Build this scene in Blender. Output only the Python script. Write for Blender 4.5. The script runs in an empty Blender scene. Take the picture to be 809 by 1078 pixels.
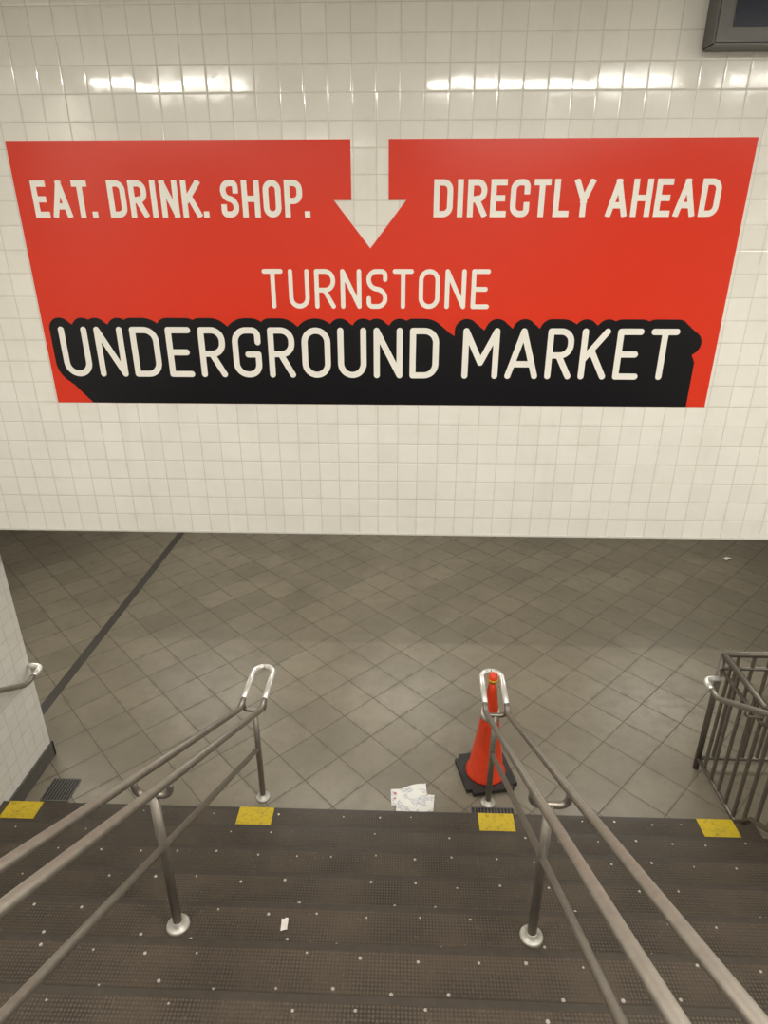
import bpy, bmesh, math, random
import numpy as np
from mathutils import Vector, Matrix
random.seed(7)
scene = bpy.context.scene
scene.view_settings.view_transform = 'Standard'
scene.view_settings.look = 'None'
COL = scene.collection

# ------------------------------------------------------------------ helpers
def link(o, parent=None):
    COL.objects.link(o)
    if parent: o.parent = parent
    return o

def empty(name):
    e = bpy.data.objects.new(name, None)
    e.empty_display_size = 0.1
    return link(e)

def bm_obj(name, bm, mat, parent=None, smooth=False):
    me = bpy.data.meshes.new(name)
    bmesh.ops.recalc_face_normals(bm, faces=bm.faces)
    bm.to_mesh(me); bm.free()
    mats = mat if isinstance(mat, (list, tuple)) else [mat]
    for m in mats: me.materials.append(m)
    if smooth:
        for p in me.polygons: p.use_smooth = True
    return link(bpy.data.objects.new(name, me), parent)

def add_box(bm, x0, x1, y0, y1, z0, z1, mi=0):
    vs = [bm.verts.new(c) for c in ((x0,y0,z0),(x1,y0,z0),(x1,y1,z0),(x0,y1,z0),(x0,y0,z1),(x1,y0,z1),(x1,y1,z1),(x0,y1,z1))]
    for f in ((0,3,2,1),(4,5,6,7),(0,1,5,4),(1,2,6,5),(2,3,7,6),(3,0,4,7)):
        fc = bm.faces.new([vs[i] for i in f]); fc.material_index = mi
    return vs

def box(name, x0, x1, y0, y1, z0, z1, mat, parent=None, bevel=0):
    bm = bmesh.new(); add_box(bm, x0, x1, y0, y1, z0, z1)
    if bevel:
        bmesh.ops.bevel(bm, geom=bm.edges[:], offset=bevel, segments=2, affect='EDGES')
    return bm_obj(name, bm, mat, parent)

def fillet(pts, closed=False, seg=8):
    out = []
    n = len(pts)
    for i, (p, r) in enumerate(pts):
        if r <= 0 or (not closed and i in (0, n-1)):
            out.append(p.copy()); continue
        a = pts[(i-1) % n][0]; b = pts[(i+1) % n][0]
        d1 = (a-p); d2 = (b-p)
        l1 = d1.length; l2 = d2.length
        d1.normalize(); d2.normalize()
        ang = d1.angle(d2)
        if ang > math.pi-0.01: out.append(p.copy()); continue
        t = r/math.tan(ang/2)
        t = min(t, l1*0.499, l2*0.499)
        rr = t*math.tan(ang/2)
        c = p + (d1+d2).normalized()*(rr/math.sin(ang/2))
        s = p+d1*t-c; e = p+d2*t-c
        tot = s.angle(e)
        for k in range(seg+1):
            f = k/seg
            v = (s*math.sin((1-f)*tot)+e*math.sin(f*tot))/math.sin(tot)
            out.append(c+v)
    return out

def add_tube(bm, pts, r, closed=False, n=16, caps=True):
    m = len(pts)
    tang = []
    for i in range(m):
        if closed: t = pts[(i+1) % m]-pts[(i-1) % m]
        else: t = pts[min(i+1, m-1)]-pts[max(i-1, 0)]
        tang.append(t.normalized())
    up = Vector((0,0,1))
    if abs(tang[0].dot(up)) > 0.9: up = Vector((1,0,0))
    nrm = (up - tang[0]*up.dot(tang[0])).normalized()
    rings = []
    for i in range(m):
        t = tang[i]
        nrm = (nrm - t*nrm.dot(t)).normalized()
        b = t.cross(nrm)
        rings.append([bm.verts.new(pts[i]+(nrm*math.cos(2*math.pi*k/n)+b*math.sin(2*math.pi*k/n))*r) for k in range(n)])
    for i in range(m if closed else m-1):
        A = rings[i]; B = rings[(i+1) % m]
        for k in range(n):
            f = bm.faces.new((A[k], A[(k+1)%n], B[(k+1)%n], B[k])); f.smooth = True
    if caps and not closed:
        bm.faces.new(rings[0]); bm.faces.new(rings[-1])

def tube(name, plist, r, mat, parent=None, rad=0.0, closed=False, seg=8):
    P = fillet([(Vector(p), rad) for p in plist], closed, seg)
    bm = bmesh.new(); add_tube(bm, P, r, closed)
    return bm_obj(name, bm, mat, parent)

def lathe(name, prof, mat, loc, parent=None, n=40):
    bm = bmesh.new(); rings = []
    for (r, z) in prof:
        rings.append([bm.verts.new((loc[0]+r*math.cos(2*math.pi*k/n), loc[1]+r*math.sin(2*math.pi*k/n), loc[2]+z)) for k in range(n)])
    for A, B in zip(rings, rings[1:]):
        for k in range(n):
            f = bm.faces.new((A[k], A[(k+1)%n], B[(k+1)%n], B[k])); f.smooth = True
    bm.faces.new(rings[0]); bm.faces.new(rings[-1])
    return bm_obj(name, bm, mat, parent)

# ------------------------------------------------------------------ materials
class NT:
    def __init__(s, name):
        s.m = bpy.data.materials.new(name); s.m.use_nodes = True
        s.t = s.m.node_tree; s.b = s.t.nodes['Principled BSDF']
    def n(s, typ, **kw):
        nd = s.t.nodes.new(typ)
        for k, v in kw.items(): setattr(nd, k, v)
        return nd
    def l(s, a, b): s.t.links.new(a, b)
    def math(s, op, a, b=None, c=None, clamp=False):
        nd = s.n('ShaderNodeMath', operation=op); nd.use_clamp = clamp
        for i, v in enumerate((a, b, c)):
            if v is None: continue
            if isinstance(v, (int, float)): nd.inputs[i].default_value = v
            else: s.l(v, nd.inputs[i])
        return nd.outputs[0]
    def mix(s, f, a, b, mode='MIX'):
        nd = s.n('ShaderNodeMix', data_type='RGBA', blend_type=mode)
        for sock, v in ((nd.inputs[0], f), (nd.inputs[6], a), (nd.inputs[7], b)):
            if isinstance(v, (int, float)): sock.default_value = v
            elif isinstance(v, tuple): sock.default_value = (*v, 1) if len(v) == 3 else v
            else: s.l(v, sock)
        return nd.outputs[2]
    def noise(s, vec, scale, detail=3, rough=0.5):
        nd = s.n('ShaderNodeTexNoise'); nd.inputs['Scale'].default_value = scale
        nd.inputs['Detail'].default_value = detail; nd.inputs['Roughness'].default_value = rough
        if vec is not None: s.l(vec, nd.inputs['Vector'])
        return nd.outputs['Fac']
    def pos(s):
        return s.n('ShaderNodeNewGeometry').outputs['Position']
    def ramp(s, v, lo, hi):
        nd = s.n('ShaderNodeMapRange'); nd.clamp = True
        s.l(v, nd.inputs[0]); nd.inputs[1].default_value = lo; nd.inputs[2].default_value = hi
        return nd.outputs[0]

def simple(name, col, rough=0.5, metal=0.0, nscale=20, var=0.12, bump=0.0, coat=0):
    k = NT(name); p = k.pos()
    f = k.noise(p, nscale, 4)
    a = tuple(c*(1-var) for c in col); b = tuple(min(1, c*(1+var)) for c in col)
    k.l(k.mix(f, a, b), k.b.inputs['Base Color'])
    k.b.inputs['Roughness'].default_value = rough
    k.b.inputs['Metallic'].default_value = metal
    if coat: k.b.inputs['Coat Weight'].default_value = coat
    if bump:
        bn = k.n('ShaderNodeBump'); bn.inputs['Strength'].default_value = bump; bn.inputs['Distance'].default_value = 0.002
        k.l(f, bn.inputs['Height']); k.l(bn.outputs[0], k.b.inputs['Normal'])
    return k.m

def worn_paint(name, col, under):
    k = NT(name); p = k.pos()
    f = k.ramp(k.noise(p, 38, 5, 0.7), 0.52, 0.66)
    g = k.noise(p, 12, 3)
    c = k.mix(g, tuple(x*0.75 for x in col), col)
    k.l(k.mix(k.math('MULTIPLY', f, 0.6), c, under), k.b.inputs['Base Color'])
    k.b.inputs['Roughness'].default_value = 0.65
    return k.m

def tile_mat(name, ua, va, size, grout_w, col, col2, grout, rough, rot45=False, tilt=0.012, dirt=0.15, bumpd=0.0015, off=(0,0), coldirt=(0.3,0.26,0.2), wav=0.1, spots=0.0, streak=0.0):
    k = NT(name); p = k.pos()
    sp = k.n('ShaderNodeSeparateXYZ'); k.l(p, sp.inputs[0])
    U = sp.outputs[ua]; V = sp.outputs[va]
    if rot45:
        s = math.sqrt(0.5)
        U2 = k.math('MULTIPLY', k.math('ADD', U, V), s)
        V2 = k.math('MULTIPLY', k.math('SUBTRACT', U, V), s)
        U, V = U2, V2
    u = k.math('DIVIDE', k.math('ADD', U, off[0]+50*size), size)
    v = k.math('DIVIDE', k.math('ADD', V, off[1]+50*size), size)
    fu = k.math('FRACT', u); fv = k.math('FRACT', v)
    eu = k.math('MINIMUM', fu, k.math('SUBTRACT', 1.0, fu))
    ev = k.math('MINIMUM', fv, k.math('SUBTRACT', 1.0, fv))
    e = k.math('MULTIPLY', k.math('MINIMUM', eu, ev), size)
    tilef = k.ramp(e, grout_w*0.35, grout_w*0.75)
    hgt = k.ramp(e, grout_w*0.35, grout_w*2.2)
    cid = k.n('ShaderNodeCombineXYZ')
    k.l(k.math('FLOOR', u), cid.inputs[0]); k.l(k.math('FLOOR', v), cid.inputs[1])
    wn = k.n('ShaderNodeTexWhiteNoise', noise_dimensions='3D'); k.l(cid.outputs[0], wn.inputs['Vector'])
    c = k.mix(wn.outputs['Value'], col, col2)
    dn = k.ramp(k.noise(p, 1.3, 5, 0.6), 0.42, 0.72)
    c = k.mix(k.math('MULTIPLY', dn, dirt), c, coldirt)
    dn2 = k.ramp(k.noise(p, 9, 5, 0.65), 0.45, 0.75)
    c = k.mix(k.math('MULTIPLY', dn2, dirt*0.6), c, coldirt)
    ed = k.math('SUBTRACT', 1.0, k.ramp(e, grout_w*0.5, grout_w*5))
    c = k.mix(k.math('MULTIPLY', k.math('MULTIPLY', ed, dn2), min(1.0, dirt*1.6)), c, coldirt)
    if spots:
        sn = k.ramp(k.noise(p, 45, 3, 0.7), 0.66, 0.72)
        c = k.mix(k.math('MULTIPLY', sn, spots), c, tuple(x*0.45 for x in coldirt))
    if streak:
        cb = k.n('ShaderNodeCombineXYZ')
        k.l(k.math('MULTIPLY', sp.outputs[ua], 9.0), cb.inputs[0]); k.l(k.math('MULTIPLY', sp.outputs[va], 0.9), cb.inputs[1])
        sn = k.ramp(k.noise(cb.outputs[0], 1.0, 4, 0.6), 0.56, 0.78)
        c = k.mix(k.math('MULTIPLY', sn, streak), c, coldirt)
    c = k.mix(tilef, grout, c)
    k.l(c, k.b.inputs['Base Color'])
    rn = k.math('ADD', k.math('MULTIPLY', dn2, 0.12), rough)
    r = k.math('ADD', rn, k.math('MULTIPLY', k.math('SUBTRACT', 1.0, tilef), 0.5), clamp=True)
    k.l(r, k.b.inputs['Roughness'])
    vm = k.n('ShaderNodeVectorMath', operation='SUBTRACT'); k.l(wn.outputs['Color'], vm.inputs[0]); vm.inputs[1].default_value = (0.5,0.5,0.5)
    vs = k.n('ShaderNodeVectorMath', operation='SCALE'); k.l(vm.outputs[0], vs.inputs[0]); vs.inputs['Scale'].default_value = tilt
    g = k.n('ShaderNodeNewGeometry')
    va_ = k.n('ShaderNodeVectorMath', operation='ADD'); k.l(g.outputs['Normal'], va_.inputs[0]); k.l(vs.outputs[0], va_.inputs[1])
    nz = k.n('ShaderNodeVectorMath', operation='NORMALIZE'); k.l(va_.outputs[0], nz.inputs[0])
    bn = k.n('ShaderNodeBump'); bn.inputs['Strength'].default_value = 0.7; bn.inputs['Distance'].default_value = bumpd
    hh = k.math('ADD', hgt, k.math('MULTIPLY', k.noise(p, 14, 2), wav))
    k.l(hh, bn.inputs['Height']); k.l(nz.outputs[0], bn.inputs['Normal'])
    k.l(bn.outputs[0], k.b.inputs['Normal'])
    return k.m

TS = 0.1085
M_wall_xz = tile_mat('white_tile_xz', 0, 2, TS, 0.0026, (0.82,0.805,0.75), (0.78,0.765,0.71), (0.55,0.53,0.47), 0.06, off=(0.03, 0.0), tilt=0.009, dirt=0.12, wav=0.12, coldirt=(0.42,0.38,0.30), streak=0.10)
M_wall_yz = tile_mat('white_tile_yz', 1, 2, TS, 0.0026, (0.83,0.815,0.765), (0.79,0.775,0.725), (0.55,0.53,0.47), 0.08, tilt=0.009, dirt=0.11, coldirt=(0.42,0.38,0.30))
M_floor = tile_mat('floor_tile_diagonal', 0, 1, 0.335, 0.006, (0.238,0.208,0.156), (0.196,0.171,0.128), (0.105,0.090,0.066), 0.34, rot45=True, tilt=0.006, dirt=0.6, bumpd=0.0008, coldirt=(0.130,0.112,0.082), spots=0.35, wav=0.05)
M_ceil = simple('painted_ceiling', (0.62,0.61,0.57), 0.8, nscale=3, var=0.05)
M_steel = simple('brushed_steel', (0.34,0.31,0.27), 0.44, 0.8, nscale=30, var=0.18)
M_steel_lit = simple('lit_steel', (0.86,0.84,0.80), 0.30, 0.5, nscale=30, var=0.05)  # rail steel made lighter for the ends, lamp reflections put into the colour
M_flange = simple('flange_steel', (0.54,0.52,0.47), 0.45, 0.5, nscale=30)
M_fence = simple('fence_metal', (0.17,0.15,0.125), 0.42, 0.6, nscale=30, var=0.2)
M_red = simple('red_vinyl', (0.67,0.034,0.011), 0.25, nscale=2, var=0.04)
M_red.node_tree.nodes['Principled BSDF'].inputs['Specular IOR Level'].default_value = 0.35
M_black = simple('black_vinyl', (0.007,0.007,0.009), 0.30, nscale=5, var=0.1)
M_black.node_tree.nodes['Principled BSDF'].inputs['Specular IOR Level'].default_value = 0.25
M_white = simple('white_vinyl', (0.83,0.81,0.75), 0.3, nscale=5, var=0.03)
M_yellow = worn_paint('yellow_paint', (0.66,0.48,0.02), (0.16,0.13,0.05))
M_orange = simple('cone_orange', (0.80,0.065,0.02), 0.42, nscale=12, var=0.2)
M_rub = simple('black_rubber', (0.025,0.023,0.022), 0.65, nscale=20, var=0.3)
M_collar = simple('cone_white_band', (0.75,0.72,0.68), 0.5, nscale=20)
M_stud = simple('steel_stud', (0.62,0.60,0.56), 0.35, 0.5, nscale=60, var=0.3)
M_base = simple('stone_base', (0.10,0.095,0.085), 0.5, nscale=15, var=0.25)
M_stripe = simple('dark_floor_strip', (0.060,0.055,0.048), 0.45, nscale=15, var=0.25)
M_trim = simple('metal_edge_trim', (0.66,0.65,0.61), 0.4, 0.1)
M_mon = simple('monitor_housing', (0.115,0.112,0.105), 0.4, 0.3)
M_scr = simple('monitor_screen', (0.008,0.013,0.028), 0.25)

def stair_material():
    k = NT('rubber_stair_tread'); p = k.pos()
    sp = k.n('ShaderNodeSeparateXYZ'); k.l(p, sp.inputs[0])
    a = k.math('ADD', sp.outputs[0], sp.outputs[1]); b = k.math('SUBTRACT', sp.outputs[0], sp.outputs[1])
    w = math.pi/0.0145
    pat = k.math('MULTIPLY', k.math('SINE', k.math('MULTIPLY', a, w)), k.math('SINE', k.math('MULTIPLY', b, w)))
    patf = k.ramp(pat, -0.1, 0.6)
    n1 = k.ramp(k.noise(p, 3.5, 6, 0.7), 0.35, 0.68)
    c = k.mix(n1, (0.074,0.057,0.041), (0.030,0.024,0.018))
    wear = k.ramp(k.noise(p, 7, 4, 0.6), 0.35, 0.65)
    c = k.mix(k.math('MULTIPLY', patf, k.math('ADD', k.math('MULTIPLY', wear, 0.4), 0.25)), c, (0.130,0.106,0.080))
    n2 = k.ramp(k.noise(p, 60, 3, 0.6), 0.60, 0.73)
    c = k.mix(k.math('MULTIPLY', n2, 0.38), c, (0.18,0.155,0.12))
    k.l(c, k.b.inputs['Base Color'])
    k.b.inputs['Roughness'].default_value = 0.5
    k.b.inputs['Specular IOR Level'].default_value = 0.35
    bn = k.n('ShaderNodeBump'); bn.inputs['Strength'].default_value = 0.5; bn.inputs['Distance'].default_value = 0.0015
    k.l(patf, bn.inputs['Height']); k.l(bn.outputs[0], k.b.inputs['Normal'])
    return k.m
M_stair = stair_material()
M_nose = simple('stair_nosing', (0.047,0.038,0.029), 0.5, nscale=25, var=0.35)

# ------------------------------------------------------------------ room shell
WY = 3.30
WB = 2.176
CZ = 5.0
XL, XR = -2.735, 3.9
box('floor', -7, 7, 3.13, 10, -0.2, 0, M_floor)
box('wall_bulkhead', XL, 7, WY, WY+0.18, WB, CZ, M_wall_xz)
box('trim_1', XL, 7, WY-0.004, WY+0.19, WB-0.010, WB, M_trim)
box('wall_left', XL-0.5, XL, -4, 3.74, 0, CZ, M_wall_yz)
box('baseboard_left', XL, XL+0.015, 3.15, 3.755, 0, 0.13, M_base)
box('baseboard_end', XL-0.5, XL+0.015, 3.74, 3.755, 0, 0.13, M_base)
box('wall_right', XR, XR+0.2, -4, WY, 0, CZ, M_wall_yz)
box('wall_back', XL-0.5, XR+0.2, -4.2, -4, 0, CZ, M_wall_xz)
box('ceiling', XL-0.5, 7, -4.2, WY+0.2, CZ, CZ+0.15, M_ceil)
box('ceiling_lower', -7, 7, WY+0.18, 10.2, 2.45, 2.6, M_ceil)
box('wall_far', -7, 7, 10, 10.2, 0, 2.45, M_wall_xz)
box('wall_corridor_left', -7.2, -7, 3.5, 10.2, 0, 2.45, M_wall_yz)
box('wall_corridor_right', 7, 7.2, 2.9, 10.2, 0, 2.45, M_wall_yz)
box('wall_corridor_near_left', -7.2, XL-0.5, 3.5, 3.7, 0, 2.6, M_wall_xz)
box('wall_corridor_near_right', XR+0.2, 7.2, 2.93, 3.13, 0, 2.6, M_wall_xz)
box('floor_lower_right', 2.37, XR, -4, 3.13, -0.2, 0, M_floor)
box('floor_strip', -3.15, -3.06, 3.76, 9.98, 0.0, 0.002, M_stripe)

# ------------------------------------------------------------------ stairs
R, T, Y1 = 0.175, 0.29, 3.142
NS = 14
SX0, SX1 = XL+0.004, 2.365
bm = bmesh.new()
YB = -3.99
prof = [(Y1-0.012, 0.0)]
for k in range(1, NS+1):
    yn = Y1-T*(k-1); z = R*k
    prof += [(yn-0.012, z-0.035), (yn, z-0.030), (yn, z-0.006), (yn-0.006, z)]
    prof += [(yn-0.032, z)]
    if k < NS: prof += [(yn-T-0.012, z)]
prof += [(YB, R*NS), (YB, 0), ]
Lv = [bm.verts.new((SX0, y, z)) for y, z in prof]
Rv = [bm.verts.new((SX1, y, z)) for y, z in prof]
n = len(prof)
for i in range(n):
    j = (i+1) % n
    f = bm.faces.new((Lv[i], Lv[j], Rv[j], Rv[i]))
    zc = (prof[i][1]+prof[j][1])/2; yc = (prof[i][0]+prof[j][0])/2
    for k in range(1, NS+1):
        yn = Y1-T*(k-1); z = R*k
        if yn-0.033 < yc <= yn+0.001 and z-0.04 < zc <= z+1e-4: f.material_index = 1
bm.faces.new(Lv); bm.faces.new(list(reversed(Rv)))
bm_obj('staircase', bm, [M_stair, M_nose])

bm = bmesh.new()
def stud(x, y, z, r=0.0065):
    top = []; bot = []
    for k in range(8):
        a = k*math.pi/4
        bot.append(bm.verts.new((x+r*math.cos(a), y+r*math.sin(a), z)))
        top.append(bm.verts.new((x+r*.7*math.cos(a), y+r*.7*math.sin(a), z+0.0025)))
    bm.faces.new(top)
    for k in range(8): bm.faces.new((bot[k], bot[(k+1)%8], top[(k+1)%8], top[k]))
for k in range(1, NS+1):
    yn = Y1-T*(k-1); z = R*k
    for row, (dy, off) in enumerate(((0.055, 0.0), (0.18, 0.11))):
        x = SX0+0.12+off
        while x < SX1-0.1:
            if random.random() > 0.2 and not (k == 1 and any(abs(x-c) < 0.13 for c in (-2.565, -0.965, 0.653, 2.11))):
                stud(x+random.uniform(-.02,.02), yn-dy+random.uniform(-.012,.012), z, random.uniform(0.0045,0.0085))
            x += 0.225
bm_obj('stair_tread_studs', bm, M_stud)

for cx in (-2.565, -0.965, 0.653, 2.11):
    bm = bmesh.new()
    x0, x1 = cx-0.118, cx+0.118
    pr = [(Y1+0.0015, R-0.028), (Y1+0.0015, R-0.005), (Y1-0.006, R+0.0018), (Y1-0.145, R+0.0018)]
    A = [bm.verts.new((x0, y, z)) for y, z in pr]; B = [bm.verts.new((x1, y, z)) for y, z in pr]
    for i in range(3): bm.faces.new((A[i], A[i+1], B[i+1], B[i]))
    bm_obj('yellow_step_marking', bm, M_yellow)

# ------------------------------------------------------------------ centre railings
SL = R/T
KY, KZ = 3.30, 0.875
def rail_z(y): return KZ + SL*(KY-y) if y < KY else KZ
def step_z(y):
    if y > Y1: return 0.0
    return R*min(NS, int((Y1-y)/T)+1)
def railing(xc, rot=0.0, pname='stair_railing'):
    root = empty(pname)
    g = 0.072
    ytop = -0.85
    for s, nm in ((-1, 'rail_1'), (1, 'rail_2')):
        tube(nm, [(xc+s*g, ytop, rail_z(ytop)), (xc+s*g, KY, KZ), (xc+s*g, KY+0.10, KZ)], 0.019, M_steel, root, rad=0.25)
    tube('end_loop', [(xc-g, KY+0.10, KZ), (xc-g, 3.76, KZ), (xc+g, 3.76, KZ), (xc+g, KY+0.10, KZ)], 0.0195, M_steel_lit, root, rad=g*0.999)
    tube('top_loop', [(xc-g, ytop, rail_z(ytop)), (xc-g, ytop-0.25, rail_z(ytop)), (xc+g, ytop-0.25, rail_z(ytop)), (xc+g, ytop, rail_z(ytop))], 0.0195, M_steel, root, rad=g*0.999)
    yb = 3.385
    tube('mid_rail', [(xc, ytop, rail_z(ytop)-0.40), (xc, yb, 0.46)], 0.0165, M_steel, root)
    i = 1
    for y in (yb, 1.858, 0.33, -0.80):
        zb = step_z(y); zt = rail_z(y)
        tube('post_%d' % i, [(xc, y, zb), (xc, y, zt-0.075)], 0.0205, M_steel, root)
        tube('bracket_%d' % i, [(xc-g, y, zt-0.005), (xc-g, y, zt-0.078), (xc+g, y, zt-0.078), (xc+g, y, zt-0.005)], 0.015, M_steel, root, rad=0.068)
        lathe('flange_%d' % i, [(0.052,0),(0.052,0.006),(0.045,0.012),(0.028,0.014),(0.024,0.03),(0.0205,0.032)], M_flange, (xc, y, zb), root, 28)
        i += 1
    if rot:
        p = Vector((xc, 1.858, 0))
        root.matrix_world = Matrix.Translation(p) @ Matrix.Rotation(-rot, 4, 'Z') @ Matrix.Translation(-p)
    return root
railing(-0.990)
railing(0.598, 0.031)

def side_rail(x, xw, nm='wall_handrail'):
    root = empty(nm)
    ky = 3.50
    zt = lambda y: 0.875+SL*(ky-y)
    ytop = -0.9
    tube('rail', [(x, ytop, zt(ytop)), (x, ky, 0.875), (x, 3.60, 0.875)], 0.019, M_steel, root, rad=0.2)
    tube('rail_end', [(x, 3.60, 0.875), (x, 3.72, 0.875), (xw, 3.72, 0.875)], 0.0195, M_steel_lit, root, rad=0.05)
    for i, y in enumerate((3.2, 2.0, 0.8, -0.4)):
        tube('bracket_%d' % (i+1), [(x, y, zt(y)-0.01), (x, y, zt(y)-0.07), (xw, y, zt(y)-0.07)], 0.008, M_steel, root, rad=0.03)
side_rail(-2.625, XL+0.001)
side_rail(2.165, 2.28)

root = empty('metal_fence')
FX, FY = 2.29, 3.77
tube('corner_post', [(FX, FY, 0), (FX, FY, 1.06)], 0.022, M_fence, root)
tube('top_rail_1', [(FX, FY, 1.05), (3.88, FY, 1.05)], 0.022, M_fence, root)
tube('second_rail_1', [(FX, FY, 0.93), (3.88, FY, 0.93)], 0.014, M_fence, root)
tube('bottom_rail_1', [(FX, FY, 0.10), (3.88, FY, 0.10)], 0.016, M_fence, root)
bm = bmesh.new()
x = FX+0.11
while x < 3.85:
    add_box(bm, x-0.009, x+0.009, FY-0.009, FY+0.009, 0.10, 1.05); x += 0.11
add_box(bm, 3.84, 3.88, FY-0.02, FY+0.02, 0, 1.05)
bm_obj('balusters_1', bm, M_fence, root)
y_r = 3.20
fz = lambda y: 0.0 if y > y_r else SL*(y_r-y)
def run(name, dz, r):
    tube(name, [(FX, FY, dz), (FX, y_r, dz), (FX, -0.9, dz+fz(-0.9))], r, M_fence, root, rad=0.05)
run('top_rail_2', 1.05, 0.022); run('second_rail_2', 0.93, 0.014)
tube('bottom_rail_2', [(FX, FY, 0.10), (FX, 3.17, 0.10)], 0.016, M_fence, root)
tube('bottom_rail_3', [(FX, 3.17, 0.10), (FX, 3.05, 0.28), (FX, -0.9, 0.28+SL*3.95)], 0.016, M_fence, root)
bm = bmesh.new()
y = FY-0.11
while y > -0.8:
    zb = 0.10 if y > 3.1 else 0.28+SL*(3.05-y)
    add_box(bm, FX-0.009, FX+0.009, y-0.009, y+0.009, zb, 1.05+fz(y)); y -= 0.11
for y in (1.9, 0.4, -0.82):
    add_box(bm, FX-0.02, FX+0.02, y-0.02, y+0.02, step_z(y), 1.05+fz(y))
bm_obj('balusters_2', bm, M_fence, root)

# ------------------------------------------------------------------ sign (2D shapes meshed from exact distance fields)
sign = empty('market_sign')

def sdf_mesh(name, fn, x0, x1, z0, z1, step, y, mat):
    nx = int((x1-x0)/step)+2; nz = int((z1-z0)/step)+2
    xs = x0+np.arange(nx)*step; zs = z0+np.arange(nz)*step
    Xg, Zg = np.meshgrid(xs, zs, indexing='ij')
    D = fn(Xg, Zg)
    ins = D < 0
    verts = []; faces = []; vid = {}
    def V(key, co):
        if key not in vid:
            vid[key] = len(verts); verts.append((co[0], y, co[1]))
        return vid[key]
    s = ins.astype(int)
    cnt = s[:-1,:-1]+s[1:,:-1]+s[1:,1:]+s[:-1,1:]
    def edge(i0, j0, i1, j1):
        if (i1, j1) < (i0, j0): i0, j0, i1, j1 = i1, j1, i0, j0
        a = D[i0,j0]; b = D[i1,j1]; t = a/(a-b)
        return V(('e', i0, j0, i1, j1), (xs[i0]+(xs[i1]-xs[i0])*t, zs[j0]+(zs[j1]-zs[j0])*t))
    for j in range(nz-1):
        i = 0; col = cnt[:, j]
        while i < nx-1:
            c = col[i]
            if c == 4:
                k = i
                while k < nx-1 and col[k] == 4: k += 1
                faces.append((V((i,j),(xs[i],zs[j])), V((k,j),(xs[k],zs[j])), V((k,j+1),(xs[k],zs[j+1])), V((i,j+1),(xs[i],zs[j+1]))))
                i = k; continue
            if c > 0:
                cs = ((i,j),(i+1,j),(i+1,j+1),(i,j+1)); poly = []
                for q in range(4):
                    a = cs[q]; b = cs[(q+1)%4]
                    if ins[a]: poly.append(V(a, (xs[a[0]], zs[a[1]])))
                    if ins[a] != ins[b]: poly.append(edge(*a, *b))
                if len(poly) >= 3: faces.append(tuple(poly))
            i += 1
    me = bpy.data.meshes.new(name); me.from_pydata(verts, [], faces); me.update()
    me.materials.append(mat)
    return link(bpy.data.objects.new(name, me), sign)

def d_caps(X, Z, segs, r):
    D = np.full(X.shape, 10.0)
    for a, b in segs:
        i0 = np.searchsorted(X[:,0], min(a.x,b.x)-r-0.03); i1 = np.searchsorted(X[:,0], max(a.x,b.x)+r+0.03)
        x = X[i0:i1]; z = Z[i0:i1]
        dx, dz = b.x-a.x, b.y-a.y; L2 = dx*dx+dz*dz+1e-12
        t = np.clip(((x-a.x)*dx+(z-a.y)*dz)/L2, 0, 1)
        d = np.hypot(x-a.x-t*dx, z-a.y-t*dz)-r
        D[i0:i1] = np.minimum(D[i0:i1], d)
    return D

def d_boxes(X, Z, segs, h):
    D = np.full(X.shape, 10.0)
    for a, b, ea, eb in segs:
        d = (b-a); L = d.length
        if L < 1e-6: d = Vector((0,1)); L = 0
        else: d = d/L
        p = a-d*ea; L2 = L+ea+eb
        i0 = np.searchsorted(X[:,0], min(a.x,b.x)-2*h-0.03); i1 = np.searchsorted(X[:,0], max(a.x,b.x)+2*h+0.03)
        x = X[i0:i1]-p.x; z = Z[i0:i1]-p.y
        u = x*d.x+z*d.y; v = np.abs(-x*d.y+z*d.x)
        qu = np.abs(u-L2/2)-L2/2; qv = v-h
        dd = np.hypot(np.maximum(qu,0), np.maximum(qv,0))+np.minimum(np.maximum(qu,qv),0)
        D[i0:i1] = np.minimum(D[i0:i1], dd)
    return D

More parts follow.
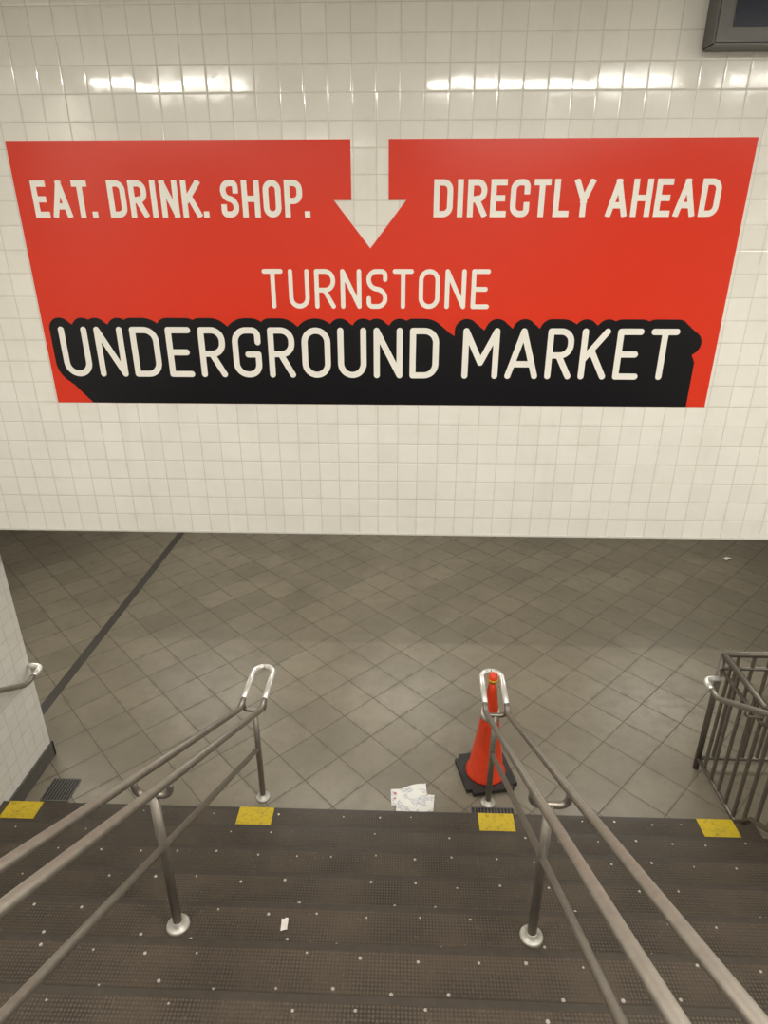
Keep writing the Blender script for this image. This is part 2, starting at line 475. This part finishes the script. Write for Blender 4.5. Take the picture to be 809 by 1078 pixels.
G = {
 'E': [([(1,1),(0,1),(0,0),(1,0)],0), ([(0,.5),(.85,.5)],0)],
 'A': [([(0,0),(.5,1)],0), ([(1,0),(.5,1)],0), ([(.2,.27),(.8,.27)],0)],
 'T': [([(0,1),(1,1)],0), ([(.5,1),(.5,0)],0)],
 'D': [([(0,0),(0,1),(1,1,1),(1,0,1)],1)],
 'R': [([(0,0),(0,1),(1,1,1),(1,.47,1),(0,.47)],0), ([(.45,.47),(1,0)],0)],
 'I': [([(0,0),(0,1)],0)],
 'N': [([(0,0),(0,1)],0), ([(0,1),(1,0)],0), ([(1,0),(1,1)],0)],
 'K': [([(0,0),(0,1)],0), ([(1,1),(0.05,.40)],0), ([(.36,.58),(1,0)],0)],
 'S': [([(1,.77),(1,1,1),(0,1,1),(0,.54,1),(1,.46,1),(1,0,1),(0,0,1),(0,.23)],0)],
 'H': [([(0,0),(0,1)],0), ([(1,0),(1,1)],0), ([(0,.5),(1,.5)],0)],
 'O': [([(0,0,1),(0,1,1),(1,1,1),(1,0,1)],1)],
 'P': [([(0,0),(0,1),(1,1,1),(1,.43,1),(0,.43)],0)],
 'C': [([(1,.72),(1,1,1),(0,1,1),(0,0,1),(1,0,1),(1,.28)],0)],
 'L': [([(0,1),(0,0),(1,0)],0)],
 'Y': [([(0,1),(.5,.42)],0), ([(1,1),(.5,.42)],0), ([(.5,.42),(.5,0)],0)],
 'U': [([(0,1),(0,0,1),(1,0,1),(1,1)],0)],
 'G': [([(1,.74),(1,1,1),(0,1,1),(0,0,1),(1,0,1),(1,.46),(.55,.46)],0)],
 'M': [([(0,0),(0,1)],0), ([(0,1),(.5,.3)],0), ([(.5,.3),(1,1)],0), ([(1,1),(1,0)],0)],
 '.': [([(0,0),(0,0.001)],0)],
}
def text_strokes(txt, x0, x1, z0, z1, sw, widths, gap, rmax):
    H = z1-z0
    dflt = widths['*']
    def wd(c): return widths.get(c, dflt)*H
    def gp(i):
        if i == len(txt)-1: return 0.0
        if txt[i+1] == '.': return gap*0.35*H
        return gap*H
    tot = sum(wd(c) for c in txt) + sum(gp(i) for i in range(len(txt)))
    k = (x1-x0)/tot
    out = []; x = x0
    for ci, c in enumerate(txt):
        w = wd(c)*k
        if c != ' ':
            gw = w-sw; gh = H-sw
            for pts, closed in G[c]:
                P = []
                for p in pts:
                    r = (p[2] if len(p) > 2 else 0)*rmax
                    gx = x+sw/2+p[0]*gw if c not in '.I' else x+w/2
                    P.append((Vector((gx, z0+sw/2+p[1]*gh)), r))
                out.append((fillet(P, bool(closed), 8), bool(closed)))
        x += w+gp(ci)*k
    return out
def segs_of(strokes, boxes_h=None):
    S = []
    for P, cl in strokes:
        m = len(P)
        for i in range(m if cl else m-1):
            a, b = P[i], P[(i+1)%m]
            if boxes_h is None: S.append((a, b)); continue
            def ext(j, other):
                if not cl and j in (0, m-1): return boxes_h
                p, q, r = P[(j-1)%m], P[j], P[(j+1)%m]
                ang = (q-p).angle(r-q) if (q-p).length > 1e-7 and (r-q).length > 1e-7 else 0
                return boxes_h if ang > 1.2 else math.tan(ang/2)*boxes_h
            S.append((a, b, ext(i, 1), ext((i+1)%m, 0)))
    return S

def bold_text(name, txt, x0, x1, z0, z1, sw, widths, gap, rmax, y):
    st = text_strokes(txt, x0, x1, z0, z1, sw, widths, gap, rmax)
    S = segs_of(st, sw/2)
    fn = lambda X, Z: np.maximum(np.maximum(d_boxes(X, Z, S, sw/2), Z-z1), z0-Z)
    sdf_mesh(name, fn, x0-0.01, x1+0.01, z0-0.006, z1+0.006, 0.0015, y, M_white)
def round_text(name, txts, sw, widths, gap, rmax, y, step=0.002):
    S = []
    for (txt, x0, x1, z0, z1) in txts:
        S += segs_of(text_strokes(txt, x0, x1, z0, z1, sw, widths, gap, rmax))
    X0 = min(t[1] for t in txts)-0.02; X1 = max(t[2] for t in txts)+0.02
    sdf_mesh(name, lambda X, Z: d_caps(X, Z, S, sw/2), X0, X1, txts[0][3]-0.01, txts[0][4]+0.01, step, y, M_white)
    return S

def plate(name, pts, y0, y1, mat):
    bm = bmesh.new()
    A = [bm.verts.new((x, y0, z)) for x, z in pts]
    fa = bm.faces.new(A)
    r = bmesh.ops.extrude_face_region(bm, geom=[fa])
    for v in [g for g in r['geom'] if isinstance(g, bmesh.types.BMVert)]: v.co.y = y1
    bmesh.ops.triangulate(bm, faces=bm.faces)
    return bm_obj(name, bm, mat, sign)

SXa, SXb, SZa, SZb = -1.867, 1.580, 2.930, 4.158
ax = -0.170
plate('red_panel', [(SXa,SZa),(SXb,SZa),(SXb,SZb),(ax+0.088,SZb),(ax+0.088,3.908),(ax+0.172,3.908),(ax,3.698),(ax-0.172,3.908),(ax-0.088,3.908),(ax-0.088,SZb),(SXa,SZb)], WY, WY-0.003, M_red)
wB = {'*':0.44, 'I':0.17, '.':0.17, ' ':0.13, 'M':0.6, 'A':0.48, 'T':0.38, 'L':0.37, 'E':0.37, 'Y':0.46, 'K':0.47}
bold_text('slogan_text', 'EAT. DRINK. SHOP.', -1.788, -0.452, 3.834, 3.994, 0.0265, wB, 0.085, 0.040, WY-0.0040)
bold_text('direction_text', 'DIRECTLY AHEAD', 0.131, 1.459, 3.834, 3.994, 0.0265, wB, 0.085, 0.040, WY-0.0040)
wT = {'*':0.52, 'T':0.52, 'L':0.42, 'E':0.46}
round_text('name_text', [('TURNSTONE', -0.709, 0.420, 3.418, 3.604)], 0.022, wT, 0.13, 0.055, WY-0.0040)
wU = {'*':0.52, 'M':0.66, 'A':0.6, 'E':0.46, 'T':0.5, 'K':0.5, 'R':0.48}
SU = round_text('name_text_large', [('UNDERGROUND', -1.790, 0.178, 3.071, 3.326), ('MARKET', 0.300, 1.384, 3.071, 3.326)], 0.031, wU, 0.13, 0.075, WY-0.0050)
poly = [(-1.822,3.27),(-1.822,3.10),(-1.672,2.93),(1.483,2.93),(1.483,3.16),(1.44,3.24),(1.3,3.27)]
def black_fn(X, Z):
    S = []
    for dx, dz in ((0,0),(0.022,-0.018),(0.044,-0.036),(0.072,-0.056)):
        S += [(Vector((a.x+dx,a.y+dz)), Vector((b.x+dx,b.y+dz))) for a, b in SU]
    D = d_caps(X, Z, S, 0.060)
    H = np.full(X.shape, -10.0)
    for i in range(len(poly)):
        (xa, za), (xb, zb) = poly[i], poly[(i+1) % len(poly)]
        L = math.hypot(xb-xa, zb-za); nx, nz = (zb-za)/L, -(xb-xa)/L
        H = np.maximum(H, (X-xa)*nx+(Z-za)*nz)
    D = np.minimum(D, H)
    return np.maximum(D, 2.9305-Z)
sdf_mesh('black_backing', black_fn, -1.86, 1.60, 2.924, 3.41, 0.004, WY-0.0040, M_black)

# ------------------------------------------------------------------ monitor at upper right
mon = empty('wall_monitor')
box('housing', 1.262, 2.0, WY-0.12, WY, 4.475, 4.86, M_mon, mon, bevel=0.008)
box('screen', 1.33, 1.95, WY-0.124, WY-0.119, 4.535, 4.82, M_scr, mon)

# ------------------------------------------------------------------ traffic cone
cone = empty('traffic_cone')
cx, cy = 0.658, 3.655
bm = bmesh.new(); add_box(bm, -0.195, 0.195, -0.195, 0.195, 0, 0.035)
bmesh.ops.bevel(bm, geom=[e for e in bm.edges if abs(e.verts[0].co.z-e.verts[1].co.z) > 0.01], offset=0.04, segments=4, affect='EDGES')
bmesh.ops.transform(bm, matrix=Matrix.Translation((cx, cy, 0))@Matrix.Rotation(math.radians(12), 4, 'Z'), verts=bm.verts)
bm_obj('base', bm, M_rub, cone)
lathe('cone_body', [(0.150,0.035),(0.150,0.05),(0.132,0.07),(0.088,0.38),(0.060,0.60),(0.034,0.80),(0.026,0.85),(0.020,0.855)], M_orange, (cx, cy, 0), cone, 48)
lathe('white_band', [(0.0685,0.555),(0.0695,0.555),(0.0625,0.615),(0.0610,0.615)], M_collar, (cx, cy, 0), cone, 48)
lathe('top_cap', [(0.022,0.85),(0.030,0.86),(0.034,0.90),(0.028,0.925),(0.012,0.935)], M_orange, (cx, cy, 0), cone, 32)
lathe('top_band', [(0.033,0.872),(0.0345,0.872),(0.0355,0.890),(0.034,0.890)], M_yellow, (cx, cy, 0), cone, 32)

# ------------------------------------------------------------------ litter
def paper_mat():
    k = NT('newsprint'); p = k.pos()
    f = k.ramp(k.noise(p, 120, 2), 0.45, 0.55)
    blk = k.ramp(k.noise(p, 14, 1), 0.50, 0.53)
    c = k.mix(k.math('MULTIPLY', k.math('MULTIPLY', f, blk), 0.6), (0.80,0.80,0.77), (0.25,0.28,0.42))
    n3 = k.ramp(k.noise(p, 16, 1), 0.66, 0.68)
    c = k.mix(n3, c, (0.50,0.16,0.18))
    k.l(c, k.b.inputs['Base Color']); k.b.inputs['Roughness'].default_value = 0.8
    return k.m
M_paper = paper_mat()
def sheet(name, cx, cy, z, sx, sy, rot, mat, amp=0.005, nseg=14, parent=None):
    bm = bmesh.new(); g = []
    for i in range(nseg+1):
        row = []
        for j in range(nseg+1):
            u = i/nseg-.5; v = j/nseg-.5
            zz = abs(math.sin(u*5+v*2))*amp + abs(math.sin(v*6-u*3+1))*amp*.6 + 0.001
            x = u*sx + 0.10*sx*v; y = v*sy + 0.06*sy*math.sin(u*6)
            row.append(bm.verts.new((cx+x*math.cos(rot)-y*math.sin(rot), cy+x*math.sin(rot)+y*math.cos(rot), z+zz)))
        g.append(row)
    for i in range(nseg):
        for j in range(nseg):
            bm.faces.new((g[i][j], g[i+1][j], g[i+1][j+1], g[i][j+1]))
    return bm_obj(name, bm, mat, parent)
np_ = empty('crumpled_newspaper')
sheet('page_1', 0.075, 3.44, 0.001, 0.27, 0.14, 0.25, M_paper, parent=np_)
sheet('page_2', 0.12, 3.345, 0.006, 0.27, 0.15, 0.08, M_paper, amp=0.006, parent=np_)
sheet('paper_scrap', -0.51, 1.875, 0.875, 0.03, 0.055, 0.1, M_collar, 0.004, 5)
sheet('paper_scrap', 4.20, 7.35, 0.0, 0.09, 0.07, 0.3, M_collar, 0.01, 5)

def grate(cx, cy, w, d):
    bm = bmesh.new()
    add_box(bm, cx-w/2, cx+w/2, cy-d/2, cy+d/2, 0.0, 0.003)
    nb = int(w/0.022)
    for i in range(nb+1):
        x = cx-w/2+i*w/nb
        add_box(bm, x-0.004, x+0.004, cy-d/2, cy+d/2, 0.003, 0.008, 1)
    add_box(bm, cx-w/2, cx+w/2, cy-d/2-0.006, cy-d/2+0.006, 0, 0.009, 1)
    add_box(bm, cx-w/2, cx+w/2, cy+d/2-0.006, cy+d/2+0.006, 0, 0.009, 1)
    bm_obj('floor_drain_grate', bm, [M_rub, M_base])
grate(-2.50, 3.40, 0.20, 0.20)
grate(0.67, 3.27, 0.30, 0.13)

# ------------------------------------------------------------------ lights (ceiling fluorescents)
def fixture(x0, x1, y, z, power, w=0.09, col=(1.0,0.96,0.87)):
    root = empty('ceiling_light')
    bm = bmesh.new()
    add_box(bm, x0-0.04, x1+0.04, y-w/2-0.03, y+w/2+0.03, z+0.03, z+0.09)
    bm_obj('housing', bm, M_ceil, root)
    ld = bpy.data.lights.new('lamp', 'AREA'); ld.shape = 'RECTANGLE'
    ld.size = x1-x0; ld.size_y = w; ld.energy = power; ld.color = col
    lo = bpy.data.objects.new('lamp', ld); lo.location = ((x0+x1)/2, y, z); link(lo, root)
fixture(-2.55, -1.28, 0.70, 4.90, 66, 0.06)
fixture(0.16, 2.13, 0.70, 4.90, 98, 0.06)
fixture(2.45, 3.7, 0.70, 4.90, 42, 0.06)
fixture(-2.0, -0.4, -2.6, 4.90, 46)  # this and the next: unseen lamps behind the camera, added for fill light
fixture(0.4, 2.0, -2.6, 4.90, 46)
for (a, b, y) in ((-4.6,-3.2,5.0), (-1.4,0.0,5.0), (1.4,2.8,5.0), (-3.4,-1.8,7.2), (-0.6,0.9,7.2), (2.8,4.2,7.2)):
    fixture(a, b, y, 2.35, 26, 0.16)

w = bpy.data.worlds.new('world'); scene.world = w; w.use_nodes = True
w.node_tree.nodes['Background'].inputs[0].default_value = (0.9,0.88,0.8,1)
w.node_tree.nodes['Background'].inputs[1].default_value = 0.3

# ------------------------------------------------------------------ camera
cd = bpy.data.cameras.new('camera'); cam = bpy.data.objects.new('camera', cd); link(cam)
cd.sensor_width = 36; cd.sensor_fit = 'AUTO'; cd.lens = 36*660/1078
cd.clip_start = 0.02
cam.location = (0, 0, 3.7)
cam.rotation_euler = (math.radians(90-22.85), 0, math.radians(1.8))
scene.camera = cam
